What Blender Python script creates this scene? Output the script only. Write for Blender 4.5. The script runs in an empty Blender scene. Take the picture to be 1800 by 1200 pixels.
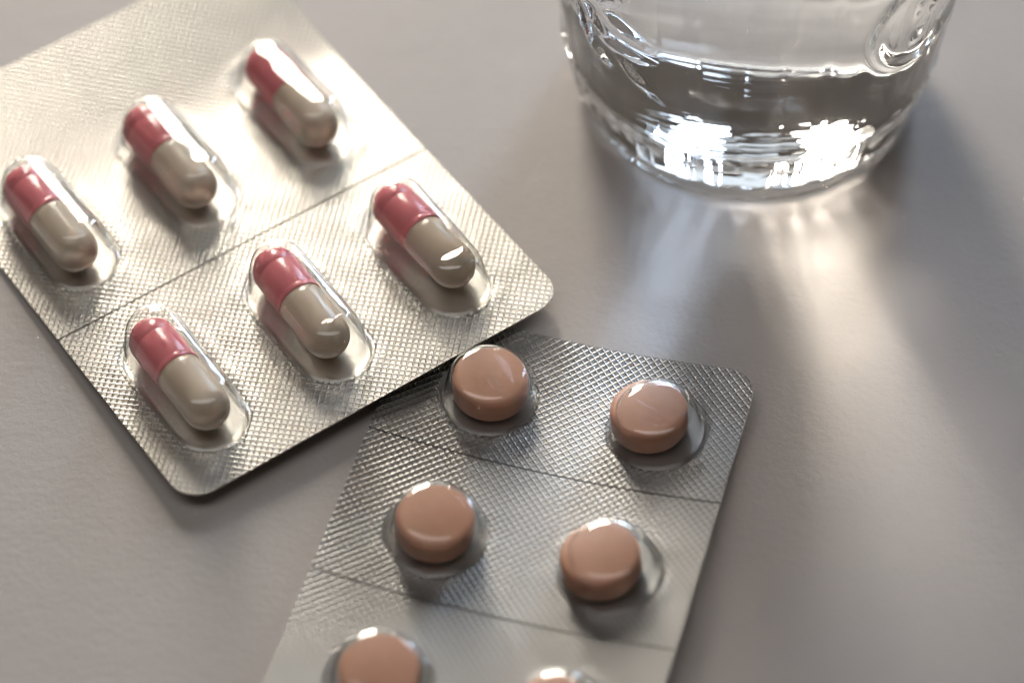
import bpy, bmesh, math, random
import numpy as np
from mathutils import Vector, Matrix, noise

MM = 0.001
R = math.radians
sc = bpy.context.scene
col = sc.collection

# ------------------------------------------------------------------ camera
PITCH, DIST = R(52.02), 467.0
cam_d = bpy.data.cameras.new('camera')
cam = bpy.data.objects.new('camera', cam_d)
col.objects.link(cam)
cam.location = (0, -DIST * math.cos(PITCH) * MM, DIST * math.sin(PITCH) * MM)
cam.rotation_euler = (math.pi / 2 - PITCH, 0, 0)
cam_d.sensor_width = 36
cam_d.lens = 100
cam_d.clip_start = 0.01
cam_d.clip_end = 50
cam_d.dof.use_dof = True
cam_d.dof.focus_distance = 0.4595
cam_d.dof.aperture_fstop = 6.8
cam_d.dof.aperture_blades = 9
sc.camera = cam

# ------------------------------------------------------------------ ambient light of the room, the windows and added fill lamps
w = bpy.data.worlds.new('World')
sc.world = w
w.use_nodes = True
bg = w.node_tree.nodes['Background']
bg.inputs[0].default_value = (1.0, 0.82, 0.68, 1)
bg.inputs[1].default_value = 0.065


def window_light(name, az, el, dist, sx, sy, power, colr, roll=0):
    """rectangular lamp for window daylight and the low fill; az measured from straight behind the table, + to the right"""
    d = bpy.data.lights.new(name, 'AREA')
    d.shape = 'RECTANGLE'
    d.size, d.size_y = sx, sy
    d.energy = power
    d.color = colr
    o = bpy.data.objects.new(name, d)
    col.objects.link(o)
    a, e = R(az), R(el)
    p = Vector((math.cos(e) * math.sin(a), math.cos(e) * math.cos(a), math.sin(e)))
    o.location = p * dist
    o.rotation_euler = p.to_track_quat('Z', 'Y').to_euler()
    return o


# warm window: two tall panes side by side; cooler window to the right: two panes one above the other
window_light('window_light', -14.2, 23, 1.05, 0.100, 0.54, 6.0, (1.0, 0.91, 0.79))
window_light('window_light', -7.8, 23, 1.05, 0.100, 0.54, 6.0, (1.0, 0.91, 0.79))
window_light('window_light', 20, 34.5, 1.05, 0.15, 0.27, 2.0, (0.66, 0.80, 1.0))
window_light('window_light', 20, 18.0, 1.05, 0.15, 0.27, 2.0, (0.60, 0.77, 1.0))
window_light('low_fill_light', 7, 16, 1.30, 1.0, 0.30, 1.0, (0.80, 0.90, 1.0))  # added wide fill, gives the glass base pale reflections between the windows

for bx, by in ((1.02, -0.58), (0.90, -0.76)):      # two small bulbs at the far side of the room
    bl = bpy.data.lights.new('lamp_bulb', 'POINT')
    bl.energy = 0.5
    bl.shadow_soft_size = 0.012
    bl.color = (1.0, 0.72, 0.42)
    bo = bpy.data.objects.new('lamp_bulb', bl)
    col.objects.link(bo)
    bo.location = (bx, by, 0.17)

ceil = bpy.data.lights.new('ceiling_fill', 'AREA')  # added overhead fill lamp, standing in for light bounced off the ceiling
ceil.shape = 'ELLIPSE'
ceil.size, ceil.size_y = 1.8, 0.65
ceil.energy = 6.6
ceil.color = (1.0, 0.965, 0.93)
ceil_o = bpy.data.objects.new('ceiling_fill', ceil)
col.objects.link(ceil_o)
ceil_o.location = (-0.35, -0.10, 1.45)

sc.view_settings.view_transform = 'Standard'
sc.view_settings.look = 'None'
sc.view_settings.exposure = 0.0
sc.view_settings.gamma = 1.0
sc.view_settings.use_curve_mapping = False
cy = sc.cycles
cy.max_bounces = 28
cy.transmission_bounces = 24
cy.glossy_bounces = 10
cy.diffuse_bounces = 5
cy.transparent_max_bounces = 16
cy.caustics_refractive = True
cy.caustics_reflective = True
cy.blur_glossy = 0.0
cy.sample_clamp_indirect = 40.0
cy.use_denoising = True


# ------------------------------------------------------------------ helpers
def tag(o, label=None, cat=None, group=None, kind=None):
    for k, v in (('label', label), ('category', cat), ('group', group), ('kind', kind)):
        if v:
            o[k] = v
    return o


def empty(name, loc=(0, 0, 0), rot=(0, 0, 0)):
    o = bpy.data.objects.new(name, None)
    col.objects.link(o)
    o.location = loc
    o.rotation_euler = rot
    o.empty_display_size = 0.005
    return o


def mesh_obj(name, verts, faces, mats, parent=None, smooth=True, fmat=None, scale=MM):
    me = bpy.data.meshes.new(name)
    me.from_pydata([tuple(float(c) * scale for c in v) for v in verts], [], faces)
    for m in (mats if isinstance(mats, (list, tuple)) else [mats]):
        me.materials.append(m)
    if fmat is not None:
        me.polygons.foreach_set('material_index', fmat)
    me.polygons.foreach_set('use_smooth', [smooth] * len(me.polygons))
    me.update()
    o = bpy.data.objects.new(name, me)
    col.objects.link(o)
    o.parent = parent
    return o


def new_mat(name):
    m = bpy.data.materials.new(name)
    m.use_nodes = True
    nt = m.node_tree
    return m, nt, nt.nodes['Principled BSDF']


def setp(b, **kw):
    for k, v in kw.items():
        b.inputs[k.replace('_', ' ')].default_value = v


def math_node(nt, op, a, b=None):
    n = nt.nodes.new('ShaderNodeMath')
    n.operation = op
    for i, x in enumerate((a, b)):
        if x is None:
            continue
        if isinstance(x, (int, float)):
            n.inputs[i].default_value = x
        else:
            nt.links.new(x, n.inputs[i])
    return n.outputs[0]


def noise_node(nt, coord, scale, detail=3, rough=0.5):
    n = nt.nodes.new('ShaderNodeTexNoise')
    n.inputs['Scale'].default_value = scale
    n.inputs['Detail'].default_value = detail
    n.inputs['Roughness'].default_value = rough
    nt.links.new(coord, n.inputs['Vector'])
    return n.outputs['Fac']


def bump(nt, h, dist, strength=1.0, normal=None):
    n = nt.nodes.new('ShaderNodeBump')
    n.inputs['Distance'].default_value = dist
    n.inputs['Strength'].default_value = strength
    nt.links.new(h, n.inputs['Height'])
    if normal:
        nt.links.new(normal, n.inputs['Normal'])
    return n.outputs[0]


def coords(nt):
    return nt.nodes.new('ShaderNodeTexCoord').outputs['Object']


def ramp(nt, fac, stops):
    n = nt.nodes.new('ShaderNodeValToRGB')
    e = n.color_ramp.elements
    while len(e) < len(stops):
        e.new(0.5)
    for i, (p, c) in enumerate(stops):
        e[i].position = p
        e[i].color = (*c, 1)
    nt.links.new(fac, n.inputs[0])
    return n.outputs[0]


# ------------------------------------------------------------------ materials
def table_material():
    m, nt, b = new_mat('laminate_table')
    c = coords(nt)
    big = noise_node(nt, c, 9, 3)
    nt.links.new(ramp(nt, big, [(0.3, (0.362, 0.337, 0.323)), (0.7, (0.386, 0.359, 0.345))]), b.inputs['Base Color'])
    fine = noise_node(nt, c, 900, 4, 0.6)
    mid = noise_node(nt, c, 260, 3, 0.55)
    h = math_node(nt, 'ADD', math_node(nt, 'MULTIPLY', fine, 0.55), math_node(nt, 'MULTIPLY', mid, 0.6))
    nt.links.new(bump(nt, h, 0.00016, 0.85), b.inputs['Normal'])
    setp(b, Roughness=0.55, IOR=1.45)
    return m


def foil_material(name, base, rough, depth):
    m, nt, b = new_mat(name)
    c = coords(nt)
    s = nt.nodes.new('ShaderNodeSeparateXYZ')
    nt.links.new(c, s.inputs[0])
    k = 1 / (math.sqrt(2) * 0.97 * MM)
    p = math_node(nt, 'MULTIPLY', math_node(nt, 'ADD', s.outputs[0], s.outputs[1]), k)
    q = math_node(nt, 'MULTIPLY', math_node(nt, 'SUBTRACT', s.outputs[0], s.outputs[1]), k)

    def tri(x):
        f = math_node(nt, 'FRACT', x)
        return math_node(nt, 'MULTIPLY', math_node(nt, 'ABSOLUTE', math_node(nt, 'SUBTRACT', f, 0.5)), 2.0)
    mx = math_node(nt, 'MAXIMUM', tri(p), tri(q))
    mr = nt.nodes.new('ShaderNodeMapRange')
    mr.interpolation_type = 'SMOOTHSTEP'
    mr.inputs['From Min'].default_value = 0.56
    mr.inputs['From Max'].default_value = 0.95
    nt.links.new(mx, mr.inputs['Value'])
    at = nt.nodes.new('ShaderNodeAttribute')
    at.attribute_name = 'knurl'
    h = math_node(nt, 'MULTIPLY', mr.outputs[0], at.outputs['Fac'])
    nt.links.new(bump(nt, h, depth, 1.0), b.inputs['Normal'])
    setp(b, Base_Color=(*base, 1), Metallic=1.0)
    # the unsealed foil inside the pockets is duller
    rg = nt.nodes.new('ShaderNodeMapRange')
    rg.inputs['To Min'].default_value = 0.36
    rg.inputs['To Max'].default_value = rough
    nt.links.new(at.outputs['Fac'], rg.inputs['Value'])
    nt.links.new(rg.outputs[0], b.inputs['Roughness'])
    return m


def film_material():
    m, nt, b = new_mat('clear_film')
    setp(b, Base_Color=(0.955, 0.965, 0.965, 1), Roughness=0.015, IOR=1.48)
    b.inputs['Transmission Weight'].default_value = 1.0
    return m


def dielectric(name, ior, tint=(1, 1, 1)):
    m = bpy.data.materials.new(name)
    m.use_nodes = True
    nt = m.node_tree
    nt.nodes.clear()
    g = nt.nodes.new('ShaderNodeBsdfGlass')
    g.inputs['Color'].default_value = (*tint, 1)
    g.inputs['Roughness'].default_value = 0.0
    g.inputs['IOR'].default_value = ior
    o = nt.nodes.new('ShaderNodeOutputMaterial')
    nt.links.new(g.outputs[0], o.inputs[0])
    return m


def gelatin(name, c1, c2):
    m, nt, b = new_mat(name)
    c = coords(nt)
    f = noise_node(nt, c, 160, 2)
    nt.links.new(ramp(nt, f, [(0.3, c1), (0.7, c2)]), b.inputs['Base Color'])
    nt.links.new(bump(nt, noise_node(nt, c, 300, 2), 0.00003, 0.5), b.inputs['Normal'])
    setp(b, Roughness=0.22, IOR=1.5)
    b.inputs['Subsurface Weight'].default_value = 0.12
    b.inputs['Subsurface Radius'].default_value = (1, 0.6, 0.5)
    b.inputs['Subsurface Scale'].default_value = 0.0008
    return m


def tablet_material():
    m, nt, b = new_mat('film_coated_tablet')
    c = coords(nt)
    f = noise_node(nt, c, 260, 4)
    nt.links.new(ramp(nt, f, [(0.3, (0.46, 0.24, 0.16)), (0.7, (0.51, 0.275, 0.19))]), b.inputs['Base Color'])
    nt.links.new(bump(nt, noise_node(nt, c, 900, 4), 0.00006, 0.7), b.inputs['Normal'])
    setp(b, Roughness=0.42, IOR=1.45)
    b.inputs['Subsurface Weight'].default_value = 0.08
    b.inputs['Subsurface Scale'].default_value = 0.0006
    return m


M_table = table_material()
M_foil_a = foil_material('bright_foil', (0.63, 0.607, 0.56), 0.30, 0.00014)
M_foil_b = foil_material('grey_foil', (0.34, 0.337, 0.328), 0.31, 0.00014)
M_film = film_material()
M_pink = gelatin('pink_gelatin', (0.61, 0.175, 0.195), (0.67, 0.205, 0.22))
M_cream = gelatin('cream_gelatin', (0.52, 0.43, 0.335), (0.56, 0.465, 0.365))
M_tablet = tablet_material()
M_glass = dielectric('clear_glass', 1.50, (0.995, 1.0, 0.998))
M_water_top = dielectric('water_surface', 1.333)
M_water_wall = dielectric('water_against_glass', 1.333 / 1.50)


# ------------------------------------------------------------------ the table
def build_table():
    bm = bmesh.new()
    bmesh.ops.create_cube(bm, size=1)
    for v in bm.verts:
        v.co = Vector((v.co.x * 1.6, v.co.y * 1.4 + 0.15, (v.co.z - 0.5) * 0.03))
    bmesh.ops.bevel(bm, geom=bm.edges[:], offset=0.003, segments=3, affect='EDGES')
    me = bpy.data.meshes.new('table_top')
    bm.to_mesh(me)
    bm.free()
    me.materials.append(M_table)
    o = bpy.data.objects.new('table_top', me)
    col.objects.link(o)
    tag(o, kind='structure')


build_table()


# ------------------------------------------------------------------ blister packs
class Pack:
    """local frame (u, v) in mm, surface height in mm above the table"""

    def __init__(self, x, y, yaw, W, zf):
        self.x, self.y, self.yaw, self.W, self.zf = x, y, yaw, W, zf

    def local(self, u, v, h=0.0):
        return Vector((u, v, self.zf(u, v) + h))

    def frame(self, u, v):
        """local surface frame at (u, v) as rotation"""
        e = 0.5
        du = Vector((2 * e, 0, self.zf(u + e, v) - self.zf(u - e, v))).normalized()
        dv = Vector((0, 2 * e, self.zf(u, v + e) - self.zf(u, v - e))).normalized()
        n = du.cross(dv).normalized()
        dv = n.cross(du)
        return Matrix((du, dv, n)).transposed()

    def world(self, u, v, h=0.0):
        p = self.local(u, v)
        p = p + self.frame(u, v) @ Vector((0, 0, h))
        c, s = math.cos(self.yaw), math.sin(self.yaw)
        return Vector((self.x + c * p.x - s * p.y, self.y + s * p.x + c * p.y, p.z)) * MM

    def world_rot(self, u, v):
        return Matrix.Rotation(self.yaw, 3, 'Z') @ self.frame(u, v)


def wob(u, v, s, seed):
    return noise.noise(Vector((u * s, v * s, seed)))


def stadium_d(u, v, pu, pv, rad, half):
    """distance outside a stadium whose axis runs along v"""
    dv = max(abs(v - pv) - half, 0)
    return math.hypot(u - pu, dv) - rad


def build_panel(pack, root, mat, v0, v1, r0, r1, pockets, step=0.45, thick=0.28):
    """one foil panel between the tear lines; r0 / r1 corner radii at the v0 / v1 end"""
    W = pack.W
    vs = list(np.arange(v0, v1, step)) + [v1]
    for vv, rr, sg in ((v0, r0, 1), (v1, r1, -1)):
        if rr > 0:
            vs += [vv + sg * rr * (1 - math.cos(a)) for a in np.linspace(0, math.pi / 2, 10)]
    vs = sorted(set(round(float(a), 4) for a in vs))
    keep = [vs[0]]
    for a in vs[1:]:
        if a - keep[-1] > 0.012:
            keep.append(a)
    vs = keep

    def halfw(v):
        h = W / 2
        if r0 > 0 and v < v0 + r0:
            h -= r0 - math.sqrt(max(r0 * r0 - (v0 + r0 - v) ** 2, 0))
        if r1 > 0 and v > v1 - r1:
            h -= r1 - math.sqrt(max(r1 * r1 - (v - v1 + r1) ** 2, 0))
        return h
    nu = int(W / step)
    verts, kn = [], []
    for v in vs:
        hw = halfw(v)
        for i in range(nu + 1):
            u = -hw + 2 * hw * i / nu
            d = min(stadium_d(u, v, *p) for p in pockets) if pockets else 9
            z = pack.zf(u, v)
            # the heat seal puckers the sheet a little round each pocket
            z += 0.05 * wob(u, v, 0.16, 3.1) * min(max(d, 0) / 2, 1)
            z += 0.10 * math.exp(-((d - 1.9) / 1.1) ** 2) * (0.5 + wob(u, v, 0.22, 8.3))
            verts.append((u, v, z))
            kn.append(min(max((d - 0.75) / 0.3, 0), 1))
    n = len(verts)
    verts += [(a, b, c - thick) for a, b, c in verts]
    kn += [0.0] * n
    faces = []
    m = nu + 1
    L = len(vs)
    for j in range(L - 1):
        for i in range(nu):
            a = j * m + i
            faces.append((a, a + 1, a + m + 1, a + m))
            faces.append((n + a, n + a + m, n + a + m + 1, n + a + 1))
    loop = list(range(m)) + [j * m + nu for j in range(1, L)] + [(L - 1) * m + i for i in range(nu - 1, -1, -1)] + [j * m for j in range(L - 2, 0, -1)]
    nt_ = len(faces)
    for k in range(len(loop)):
        a, b = loop[k], loop[(k + 1) % len(loop)]
        faces.append((b, a, n + a, n + b))
    o = mesh_obj('foil_panel', verts, faces, mat, root)
    me = o.data
    me.polygons.foreach_set('use_smooth', [i < nt_ for i in range(len(me.polygons))])
    me.attributes.new('sharp_face', 'BOOLEAN', 'FACE') if 'sharp_face' not in me.attributes else None
    # keep the rim crisp
    at = me.attributes.new('knurl', 'FLOAT', 'POINT')
    at.data.foreach_set('value', kn)
    bm = bmesh.new()
    bm.from_mesh(me)
    for e in bm.edges:
        if len(e.link_faces) == 2 and e.calc_face_angle() > 0.7:
            e.smooth = False
    bm.to_mesh(me)
    bm.free()
    return o


def build_bubble(pack, root, u0, v0, rad, half, prof, seed, dent=0.0, wobble=0.10, tilt=0.0, thick=0.2, nseg=20, nstr=14):
    """thermoformed pocket: rings of a stadium inset by prof=[(inset, height)...]"""
    ring_dirs = []
    # angle positions round the stadium
    for k in range(nseg + 1):
        a = math.pi * k / nseg
        ring_dirs.append((math.cos(a), math.sin(a), 1))
    if half > 0:
        for k in range(1, nstr):
            ring_dirs.append((-1, 0, 1 - 2 * k / nstr))
    for k in range(nseg + 1 if half > 0 else nseg):
        if half <= 0 and k == 0:
            continue
        a = math.pi + math.pi * k / nseg
        ring_dirs.append((math.cos(a), math.sin(a), -1))
    if half > 0:
        for k in range(1, nstr):
            ring_dirs.append((1, 0, -1 + 2 * k / nstr))
    m = len(ring_dirs)
    F = pack.frame(u0, v0)
    ctr = pack.local(u0, v0)
    verts = []
    top = prof[-1][1]
    for ins, h in prof:
        rr = max(rad - ins, 0.0)
        for cx, cy_, t in ring_dirs:
            x, y = rr * cx, rr * cy_ + half * t
            hh = h
            if h > 0.25:
                f = max(h - 0.3, 0) / top
                hh += wobble * f * wob(x + u0, y + v0, 0.17, seed)
                x += wobble * f * wob(y, h, 0.25, seed + 5)
                y += wobble * f * wob(x, h, 0.25, seed + 9)
                hh += f * (abs(tilt) * 4.0 - tilt * y)
                if dent and h > top * 0.5:
                    # pushed-in dimple near the lower end of the roof
                    g = math.exp(-((y + half * 0.86) / 1.7) ** 2 - ((x + 0.3) / 3.2) ** 2)
                    hh -= dent * g
                p = ctr + F @ Vector((x, y, hh))
            else:
                # flange lies on the sheet
                q = F @ Vector((x, y, 0))
                p = pack.local(u0 + q.x, v0 + q.y, 0) + Vector((0, 0, hh))
            verts.append(p)
    faces = []
    for j in range(len(prof) - 1):
        for i in range(m):
            a, b = j * m + i, j * m + (i + 1) % m
            faces.append((a, b, b + m, a + m))
    bm = bmesh.new()
    bv = [bm.verts.new(p) for p in verts]
    for f in faces:
        bm.faces.new([bv[i] for i in f])
    bmesh.ops.remove_doubles(bm, verts=bm.verts[:], dist=0.004)
    bmesh.ops.dissolve_degenerate(bm, dist=0.001, edges=bm.edges[:])
    bmesh.ops.recalc_face_normals(bm, faces=bm.faces[:])
    bm.normal_update()
    if sum(f.normal.z * f.calc_area() for f in bm.faces) < 0:
        bmesh.ops.reverse_faces(bm, faces=bm.faces[:])
    bm.normal_update()
    # give the film its thickness (thinner where it was drawn most)
    outer = list(bm.verts)
    ofaces = list(bm.faces)
    inner = {}
    for v in outer:
        f = min(max((v.co - ctr).dot(F.col[2]) / top, 0), 1)
        t = thick * (1 - 0.35 * f)
        if f < 0.04:
            inner[v] = bm.verts.new(v.co - Vector((0, 0, 0.035)))
        else:
            inner[v] = bm.verts.new(v.co - v.normal * t)
    bedges = [e for e in bm.edges if len(e.link_faces) == 1]
    for f in ofaces:
        bm.faces.new([inner[v] for v in reversed(f.verts)])
    for e in bedges:
        f = e.link_faces[0]
        a, b = e.verts
        vl = list(f.verts)
        if vl[(vl.index(a) + 1) % len(vl)] is not b:
            a, b = b, a
        bm.faces.new((b, a, inner[a], inner[b]))
    for v in bm.verts:
        v.co *= MM
    me = bpy.data.meshes.new('blister')
    bm.to_mesh(me)
    bm.free()
    me.materials.append(M_film)
    me.polygons.foreach_set('use_smooth', [True] * len(me.polygons))
    o = bpy.data.objects.new('blister', me)
    col.objects.link(o)
    o.parent = root
    return o


# ---- capsule pack
def z_caps(u, v):
    t = v - 31.0                       # the far flap bends up again
    fold = 0.5 * (t + math.sqrt(t * t + 25.0))
    near = 0.5 * (-v + math.sqrt(v * v + 200.0))
    return 1.95 - 0.040 * v + 0.005 * near + 0.165 * fold + 0.0056 * u + 0.14 * math.sin(u * 0.05 + 0.6)


P1 = Pack(-44.553, 19.619, R(34.85), 72.31, z_caps)
H1, H2 = 41.36, 57.0
CAP_U = (-24.5, -1.0, 22.5)
CAP_ROWS = (20.8, -21.0)
root1 = empty('capsule_blister_pack', (P1.x * MM, P1.y * MM, 0), (0, 0, P1.yaw))
tag(root1, 'bright silver foil blister pack of pink and cream capsules with clear oblong pockets', 'blister pack')
PR, PH = 5.7, 7.9
pk1 = [(u, v, PR, PH) for v in CAP_ROWS for u in CAP_U]
build_panel(P1, root1, M_foil_a, 0.13, H2, 0, 5.0, pk1)
build_panel(P1, root1, M_foil_a, -H1, -0.13, 5.0, 0, pk1)
CAP_PROF = [(-1.6, -0.06), (-1.2, 0.03), (-0.9, 0.07), (-0.6, 0.14), (-0.35, 0.3), (-0.15, 0.6), (0.02, 1.05), (0.15, 1.7), (0.29, 2.7), (0.46, 4.1),
            (0.68, 5.4), (0.95, 6.4), (1.33, 7.3), (1.82, 7.98), (2.5, 8.45), (3.25, 8.66), (4.2, 8.76), (5.0, 8.79), (5.7, 8.8)]
dents = (0.0, 0.0, 0.0, 0.25, 0.5, 0.6)
for i, (u, v, r_, h_) in enumerate(pk1):
    build_bubble(P1, root1, u, v, r_, h_, CAP_PROF, 11.3 + 7.7 * i, dents[i], 0.08, 0.06 if v > 0 else -0.06)


def lathe_x(prof, nseg):
    """prof [(x, r)] revolved about the x axis"""
    verts, faces = [], []
    for x, r in prof:
        for k in range(nseg):
            a = 2 * math.pi * k / nseg
            verts.append((x, r * math.cos(a), r * math.sin(a)))
    for j in range(len(prof) - 1):
        for k in range(nseg):
            a, b = j * nseg + k, j * nseg + (k + 1) % nseg
            faces.append((a, a + nseg, b + nseg, b))
    faces.append(tuple(range(nseg)))
    faces.append(tuple(range((len(prof) - 1) * nseg, len(prof) * nseg))[::-1])
    return verts, faces


CR = 4.0
CL = 24.3
JOINT = 0.1           # the cap's open edge, towards the pink end


def capsule_meshes():
    h = CL / 2 - CR
    cap = [(JOINT + 0.05, CR - 0.22), (JOINT, CR - 0.2), (JOINT, CR - 0.03), (JOINT + 0.08, CR), (JOINT + 0.9, CR), (JOINT + 1.05, CR - 0.04), (JOINT + 1.2, CR)]
    ring = h - 1.0
    cap += [(ring - 0.35, CR), (ring - 0.12, CR - 0.07), (ring + 0.12, CR - 0.07), (ring + 0.35, CR)]
    cap += [(h + CR * math.sin(a), max(CR * math.cos(a), 0.02)) for a in np.linspace(0, math.pi / 2, 16)]
    rb = CR - 0.13
    body = [(-h - rb * math.sin(a) - 0.1, max(rb * math.cos(a), 0.02)) for a in np.linspace(math.pi / 2, 0, 16)]
    body += [(-h * 0.4, rb), (JOINT - 1.2, rb), (JOINT + 0.6, rb - 0.02), (JOINT + 0.7, rb - 0.5)]
    return lathe_x(cap, 48), lathe_x(body, 48)


cap_m, body_m = capsule_meshes()
cap_proto = body_proto = None
CAPS = [  # u, v, yaw offset, label
    (-25.4, 20.7, 0.00, 'pink and cream capsule in the far row at the left edge of the picture'),
    (-2.0, 21.0, 0.00, 'pink and cream capsule in the middle of the far row, beyond the tear line'),
    (22.4, 20.8, -0.02, 'pink and cream capsule in the far row, farthest up the foil beside its right edge'),
    (-24.9, -21.0, 0.00, 'pink and cream capsule in the near row by the rounded front corner of the foil'),
    (-1.3, -20.0, -0.04, 'pink and cream capsule in the middle of the near row'),
    (22.9, -19.7, 0.02, 'pink and cream capsule in the near row by the foil corner nearest the glass'),
]
for i, (u, v, yo, lab) in enumerate(CAPS):
    rot = (P1.world_rot(u, v) @ Matrix.Rotation(math.pi / 2 + yo, 3, 'Z') @ Matrix.Rotation(0.7 * i, 3, 'X')).to_euler()
    t = empty('capsule', P1.world(u, v, CR + 0.06), rot)
    tag(t, lab, 'capsule', 'capsules in the silver pack')
    if i == 0:
        cap_proto = mesh_obj('cap', *cap_m, M_pink, t)
        body_proto = mesh_obj('body', *body_m, M_cream, t)
    else:
        for p in (cap_proto, body_proto):
            c = p.copy()
            col.objects.link(c)
            c.parent = t

# ---- tablet pack
W2 = 57.54


def z_tabs(u, v):
    t = 2 * u / W2
    curl = max(v - 13.0, 0.0)
    return 0.95 + 2.335 * t * t + 0.0347 * u - 0.0275 * v + 0.008 * curl * curl


P2 = Pack(4.751, -27.083, R(-16.276), W2, z_tabs)
root2 = empty('tablet_blister_pack', (P2.x * MM, P2.y * MM, 0), (0, 0, P2.yaw))
tag(root2, 'grey foil blister pack of round peach tablets lying partly under the capsule pack', 'blister pack')
TAB_U = (-12.6, 15.6)
TAB_V = (12.4, -16.1, -44.5)
TR_ = 7.3
pk2 = [(u, v, TR_, 0.0) for v in TAB_V for u in TAB_U]
HT, PITCH2, VB = 26.2, 28.32, -84.0
build_panel(P2, root2, M_foil_b, 0.12, HT, 0, 5.0, pk2)
build_panel(P2, root2, M_foil_b, -PITCH2 + 0.12, -0.12, 0, 0, pk2)
build_panel(P2, root2, M_foil_b, VB + PITCH2 * 0.93, -PITCH2 - 0.12, 5.0, 0, pk2)
TAB_PROF = [(-1.55, -0.06), (-1.15, 0.03), (-0.85, 0.07), (-0.55, 0.14), (-0.3, 0.3), (-0.12, 0.6), (0.02, 1.0), (0.14, 1.5), (0.26, 2.2), (0.42, 3.3), (0.62, 4.3),
            (0.9, 5.1), (1.3, 5.75), (1.9, 6.15), (2.7, 6.3), (3.8, 6.34), (5.0, 6.36), (6.2, 6.38), (7.3, 6.38)]
for i, (u, v, r_, _) in enumerate(pk2):
    build_bubble(P2, root2, u, v, r_, 0.0, TAB_PROF, 61.7 + 5.3 * i, 0.0, 0.045, nseg=32)


def tablet_mesh(D=12.4, T=5.3, nseg=72):
    r, h = D / 2, T / 2
    prof = []
    dome = 0.28            # faces are very slightly convex
    edge = 1.05
    top = [(h - dome * (x / (r - edge)) ** 2, x) for x in np.linspace(0.02, r - edge, 8)]
    z0 = h - dome
    corner = [(z0 - edge * (1 - math.cos(a)), r - edge + edge * math.sin(a)) for a in np.linspace(0.25, math.pi / 2, 8)]
    half = top + corner
    prof = [(z, x) for z, x in half] + [(-z, x) for z, x in reversed(half)]
    v, f = lathe_x(prof[::-1], nseg)
    v = [(b, c, a) for a, b, c in v]
    return v, f


tab_m = tablet_mesh()
TABS = [
    (-12.4, 12.8, 'peach round tablet touching the edge of the capsule pack'),
    (14.3, 12.95, 'peach round tablet nearest the curled right corner of the grey foil'),
    (-12.8, -16.1, 'peach round tablet in the middle row, on the left'),
    (14.25, -16.3, 'peach round tablet in the middle row, on the right'),
    (-12.4, -44.9, 'peach round tablet cut by the bottom edge of the picture, left one'),
    (14.5, -45.2, 'peach round tablet almost wholly below the bottom edge of the picture, right one'),
]
tab_proto = None
for i, (u, v, lab) in enumerate(TABS):
    if tab_proto is None:
        o = tab_proto = mesh_obj('tablet', *tab_m, M_tablet)
    else:
        o = tab_proto.copy()
        col.objects.link(o)
    o.location = P2.world(u, v, 2.75)
    o.rotation_euler = (P2.world_rot(u, v) @ Matrix.Rotation(1.1 * i, 3, 'Z')).to_euler()
    tag(o, lab, 'tablet', 'tablets in the grey pack')

# ------------------------------------------------------------------ glass of water
GX, GY = 41.3, 59.3
ZW = 72.0
NSEG = 320


def lerp_tab(tab, z):
    for (a, b), (c, d) in zip(tab, tab[1:]):
        if z <= c:
            t = (z - a) / (c - a)
            t = t * t * (3 - 2 * t) * 0.3 + t * 0.7
            return b + (d - b) * t
    return tab[-1][1]


OUT = [(0, 28.6), (1.0, 29.5), (4, 30.4), (10, 31.8), (18, 33.0), (30, 34.3), (50, 36.2), (92, 39.5)]


def emboss(phi, z):
    """raised pressed-glass ornaments; phi in degrees from the camera side, + to the right"""
    h = 0.0
    # oval medallion
    for pc in (45.0, -135.0):
        s = (phi - pc) * math.pi / 180 * 35.0
        t = (z - 42.0)
        d = math.hypot(s / 10.5, t / 11.0)
        h += 0.8 * math.exp(-((d - 1.0) / 0.10) ** 2)
        if d < 1.0:
            h += 0.25 * (1 - d * d)
        for (a, b, ra, rb, ht) in ((-1.5, -5.0, 1.3, 1.8, 0.5), (1.2, 1.5, 0.9, 1.6, 0.45), (3.2, 2.8, 0.7, 1.0, 0.4), (-2.5, 3.0, 1.0, 2.6, 0.4)):
            e = ((s - a) / ra) ** 2 + ((t - b) / rb) ** 2
            h += ht * math.exp(-e * 1.6)
    # scroll of leaves
    for pc in (-46.0, 134.0):
        s = (phi - pc) * math.pi / 180 * 34.0
        t = (z - 35.5)
        for (a, b, ang, la, lb, ht) in ((-2.0, 7.5, 35, 5.0, 1.5, 0.6), (2.5, 3.5, -15, 4.0, 1.6, 0.55), (-4.0, 1.0, -40, 5.0, 1.2, 0.55),
                                        (2.0, -2.0, 5, 4.5, 1.0, 0.45), (4.5, -6.5, -35, 4.6, 1.3, 0.55), (-2.5, -7.0, -30, 1.8, 1.4, 0.5), (-7.0, -4.0, -60, 5.0, 1.0, 0.45)):
            ca, sa = math.cos(R(ang)), math.sin(R(ang))
            x, y = (s - a) * ca + (t - b) * sa, -(s - a) * sa + (t - b) * ca
            h += 1.8 * ht * math.exp(-((x / la) ** 2 + (y / lb) ** 2) * 1.7)
    return h


def r_out(phi, z):
    r = lerp_tab(OUT, z)
    # shallow step ring above the foot, and pressed flutes below it
    r += 0.35 * math.exp(-((z - 15.6) / 0.9) ** 2)
    f = min(max((14.5 - z) / 2, 0), 1) * min(max((z - 1.2) / 2, 0), 1)
    r += 0.34 * f * (abs(math.cos(R(phi) * 17)) - 0.6)
    r += 0.15 * (abs(math.cos(R(phi) * 15 + 0.35)) - 0.6) * min(max((z - 2) / 3, 0), 1)
    if z > 17:
        r += emboss(phi, z)
    r += 0.08 * noise.noise(Vector((math.cos(R(phi)) * 3, math.sin(R(phi)) * 3, z * 0.05)))
    return r


ZB = 11.0      # inner floor


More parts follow.
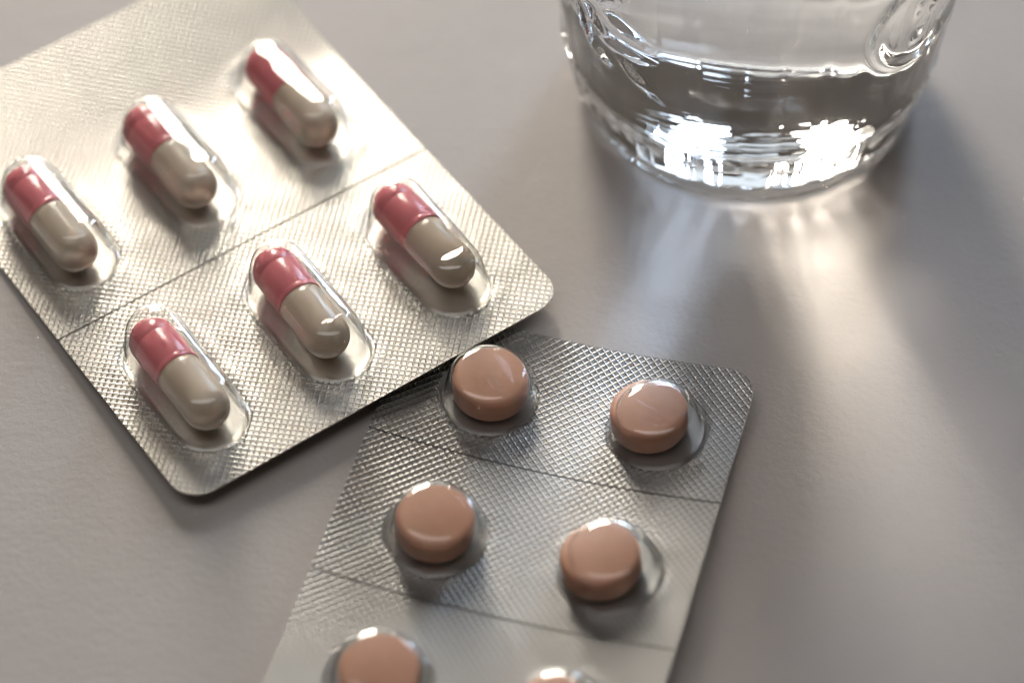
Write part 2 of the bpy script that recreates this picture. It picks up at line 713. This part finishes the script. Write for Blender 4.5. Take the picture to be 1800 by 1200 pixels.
def r_in(phi, z):
    r = lerp_tab(OUT, z) - 2.9
    r += 0.32 * (abs(math.cos(R(phi) * 15 + 0.9)) - 0.6)
    r += 0.12 * noise.noise(Vector((math.cos(R(phi)) * 2.2, math.sin(R(phi)) * 2.2, z * 0.06 + 7)))
    return r


PHI = [360.0 * k / NSEG - 180 for k in range(NSEG)]


def ring(rz):
    """rz(phi) -> (r, z)"""
    out = []
    for p in PHI:
        r, z = rz(p)
        a = R(p)
        out.append((GX + r * math.sin(a), GY - r * math.cos(a), z))
    return out


def skin(rings, close_first=False, close_last=False):
    verts, faces = [], []
    for rg in rings:
        verts += rg
    for j in range(len(rings) - 1):
        for k in range(NSEG):
            a, b = j * NSEG + k, j * NSEG + (k + 1) % NSEG
            faces.append((a, b, b + NSEG, a + NSEG))
    if close_first:
        faces.append(tuple(range(NSEG - 1, -1, -1)))
    if close_last:
        n = (len(rings) - 1) * NSEG
        faces.append(tuple(range(n, n + NSEG)))
    return verts, faces


def build_glass():
    rings = []
    # hollow underside, foot ring, outer wall, rim, inner wall down to the water line
    def under(p, r, z):
        a = R(p)
        return r, z + (0.03 * noise.noise(Vector((r * math.sin(a) * 0.2, r * math.cos(a) * 0.2, 4.2)))
                       + 0.05 * noise.noise(Vector((r * math.sin(a) * 0.3, r * math.cos(a) * 0.9, 9.2)))) * min(r / 3, 1)
    for r, z in [(x, 0.25 + 0.05 * math.sqrt(x * x + 4) + 0.0022 * x * x) for x in np.arange(0.05, 22.5, 0.5)] + [(23.4, 2.6), (24.5, 2.3), (25.5, 1.2), (26.2, 0.4)]:
        rings.append(ring(lambda p, r=r, z=z: under(p, r, z)))
    for r, z in ((26.8, 0.05), (27.3, 0.02), (27.9, 0.02), (28.4, 0.15)):
        rings.append(ring(lambda p, r=r, z=z: (r, z)))
    zs = [0.4, 0.7, 1.1, 1.6, 2.2] + list(np.arange(3.0, 62.0, 0.5)) + list(np.arange(62, 91.1, 2.0))
    for z in zs:
        rings.append(ring(lambda p, z=z: (r_out(p, z), z)))
    for a in np.linspace(0.2, math.pi - 0.2, 8):
        rings.append(ring(lambda p, a=a: ((r_out(p, 91) + r_in(p, 91)) / 2 + (r_out(p, 91) - r_in(p, 91)) / 2 * math.cos(a), 91 + 1.4 * math.sin(a))))
    for z in list(np.arange(91, ZW + 1, -2.0)) + [ZW + 0.9]:
        rings.append(ring(lambda p, z=z: (r_in(p, z), z)))
    v, f = skin(rings, close_first=True)
    # local origin at the base
    v = [(a - GX, b - GY, c) for a, b, c in v]
    o = mesh_obj('drinking_glass', v, f, M_glass)
    o.location = (GX * MM, GY * MM, 0)
    tag(o, 'clear pressed glass tumbler with embossed ornaments standing on the table', 'glass')
    # water: floor, walls, meniscus, surface
    rings = []
    for r, z in [(x, ZB - 0.25) for x in np.arange(0.05, 22.6, 0.75)] + [(23.6, ZB - 0.1)]:
        rings.append(ring(lambda p, r=r, z=z: (r, z)))
    for a in np.linspace(0.25, math.pi / 2, 7):
        rings.append(ring(lambda p, a=a: (r_in(p, ZB + 3) - 3 + 3 * math.sin(a), ZB + 3 - 3 * math.cos(a))))
    for z in list(np.arange(ZB + 3.6, ZW + 0.5, 0.8)) + [ZW + 0.9]:
        rings.append(ring(lambda p, z=z: (r_in(p, z), z)))
    nw = len(rings)
    for dr, z in ((0.12, 0.6), (0.35, 0.35), (0.8, 0.14), (1.5, 0.04), (3.0, 0.0), (8, 0.0), (16, 0.0), (24, 0.0)):
        rings.append(ring(lambda p, dr=dr, z=z: (r_in(p, ZW) - dr, ZW + z)))
    rings.append(ring(lambda p: (0.05, ZW)))
    v, f = skin(rings, close_first=True, close_last=True)
    fm = []
    for j in range(len(rings) - 1):
        fm += [0 if j < nw - 1 else 1] * NSEG
    fm += [0, 1]
    v = [(a - GX, b - GY, c - ZB) for a, b, c in v]
    o = mesh_obj('water', v, f, [M_water_wall, M_water_top], None, fmat=fm)
    o.location = (GX * MM, GY * MM, ZB * MM)
    tag(o, 'clear water filling the lower part of the glass tumbler', 'water')


build_glass()
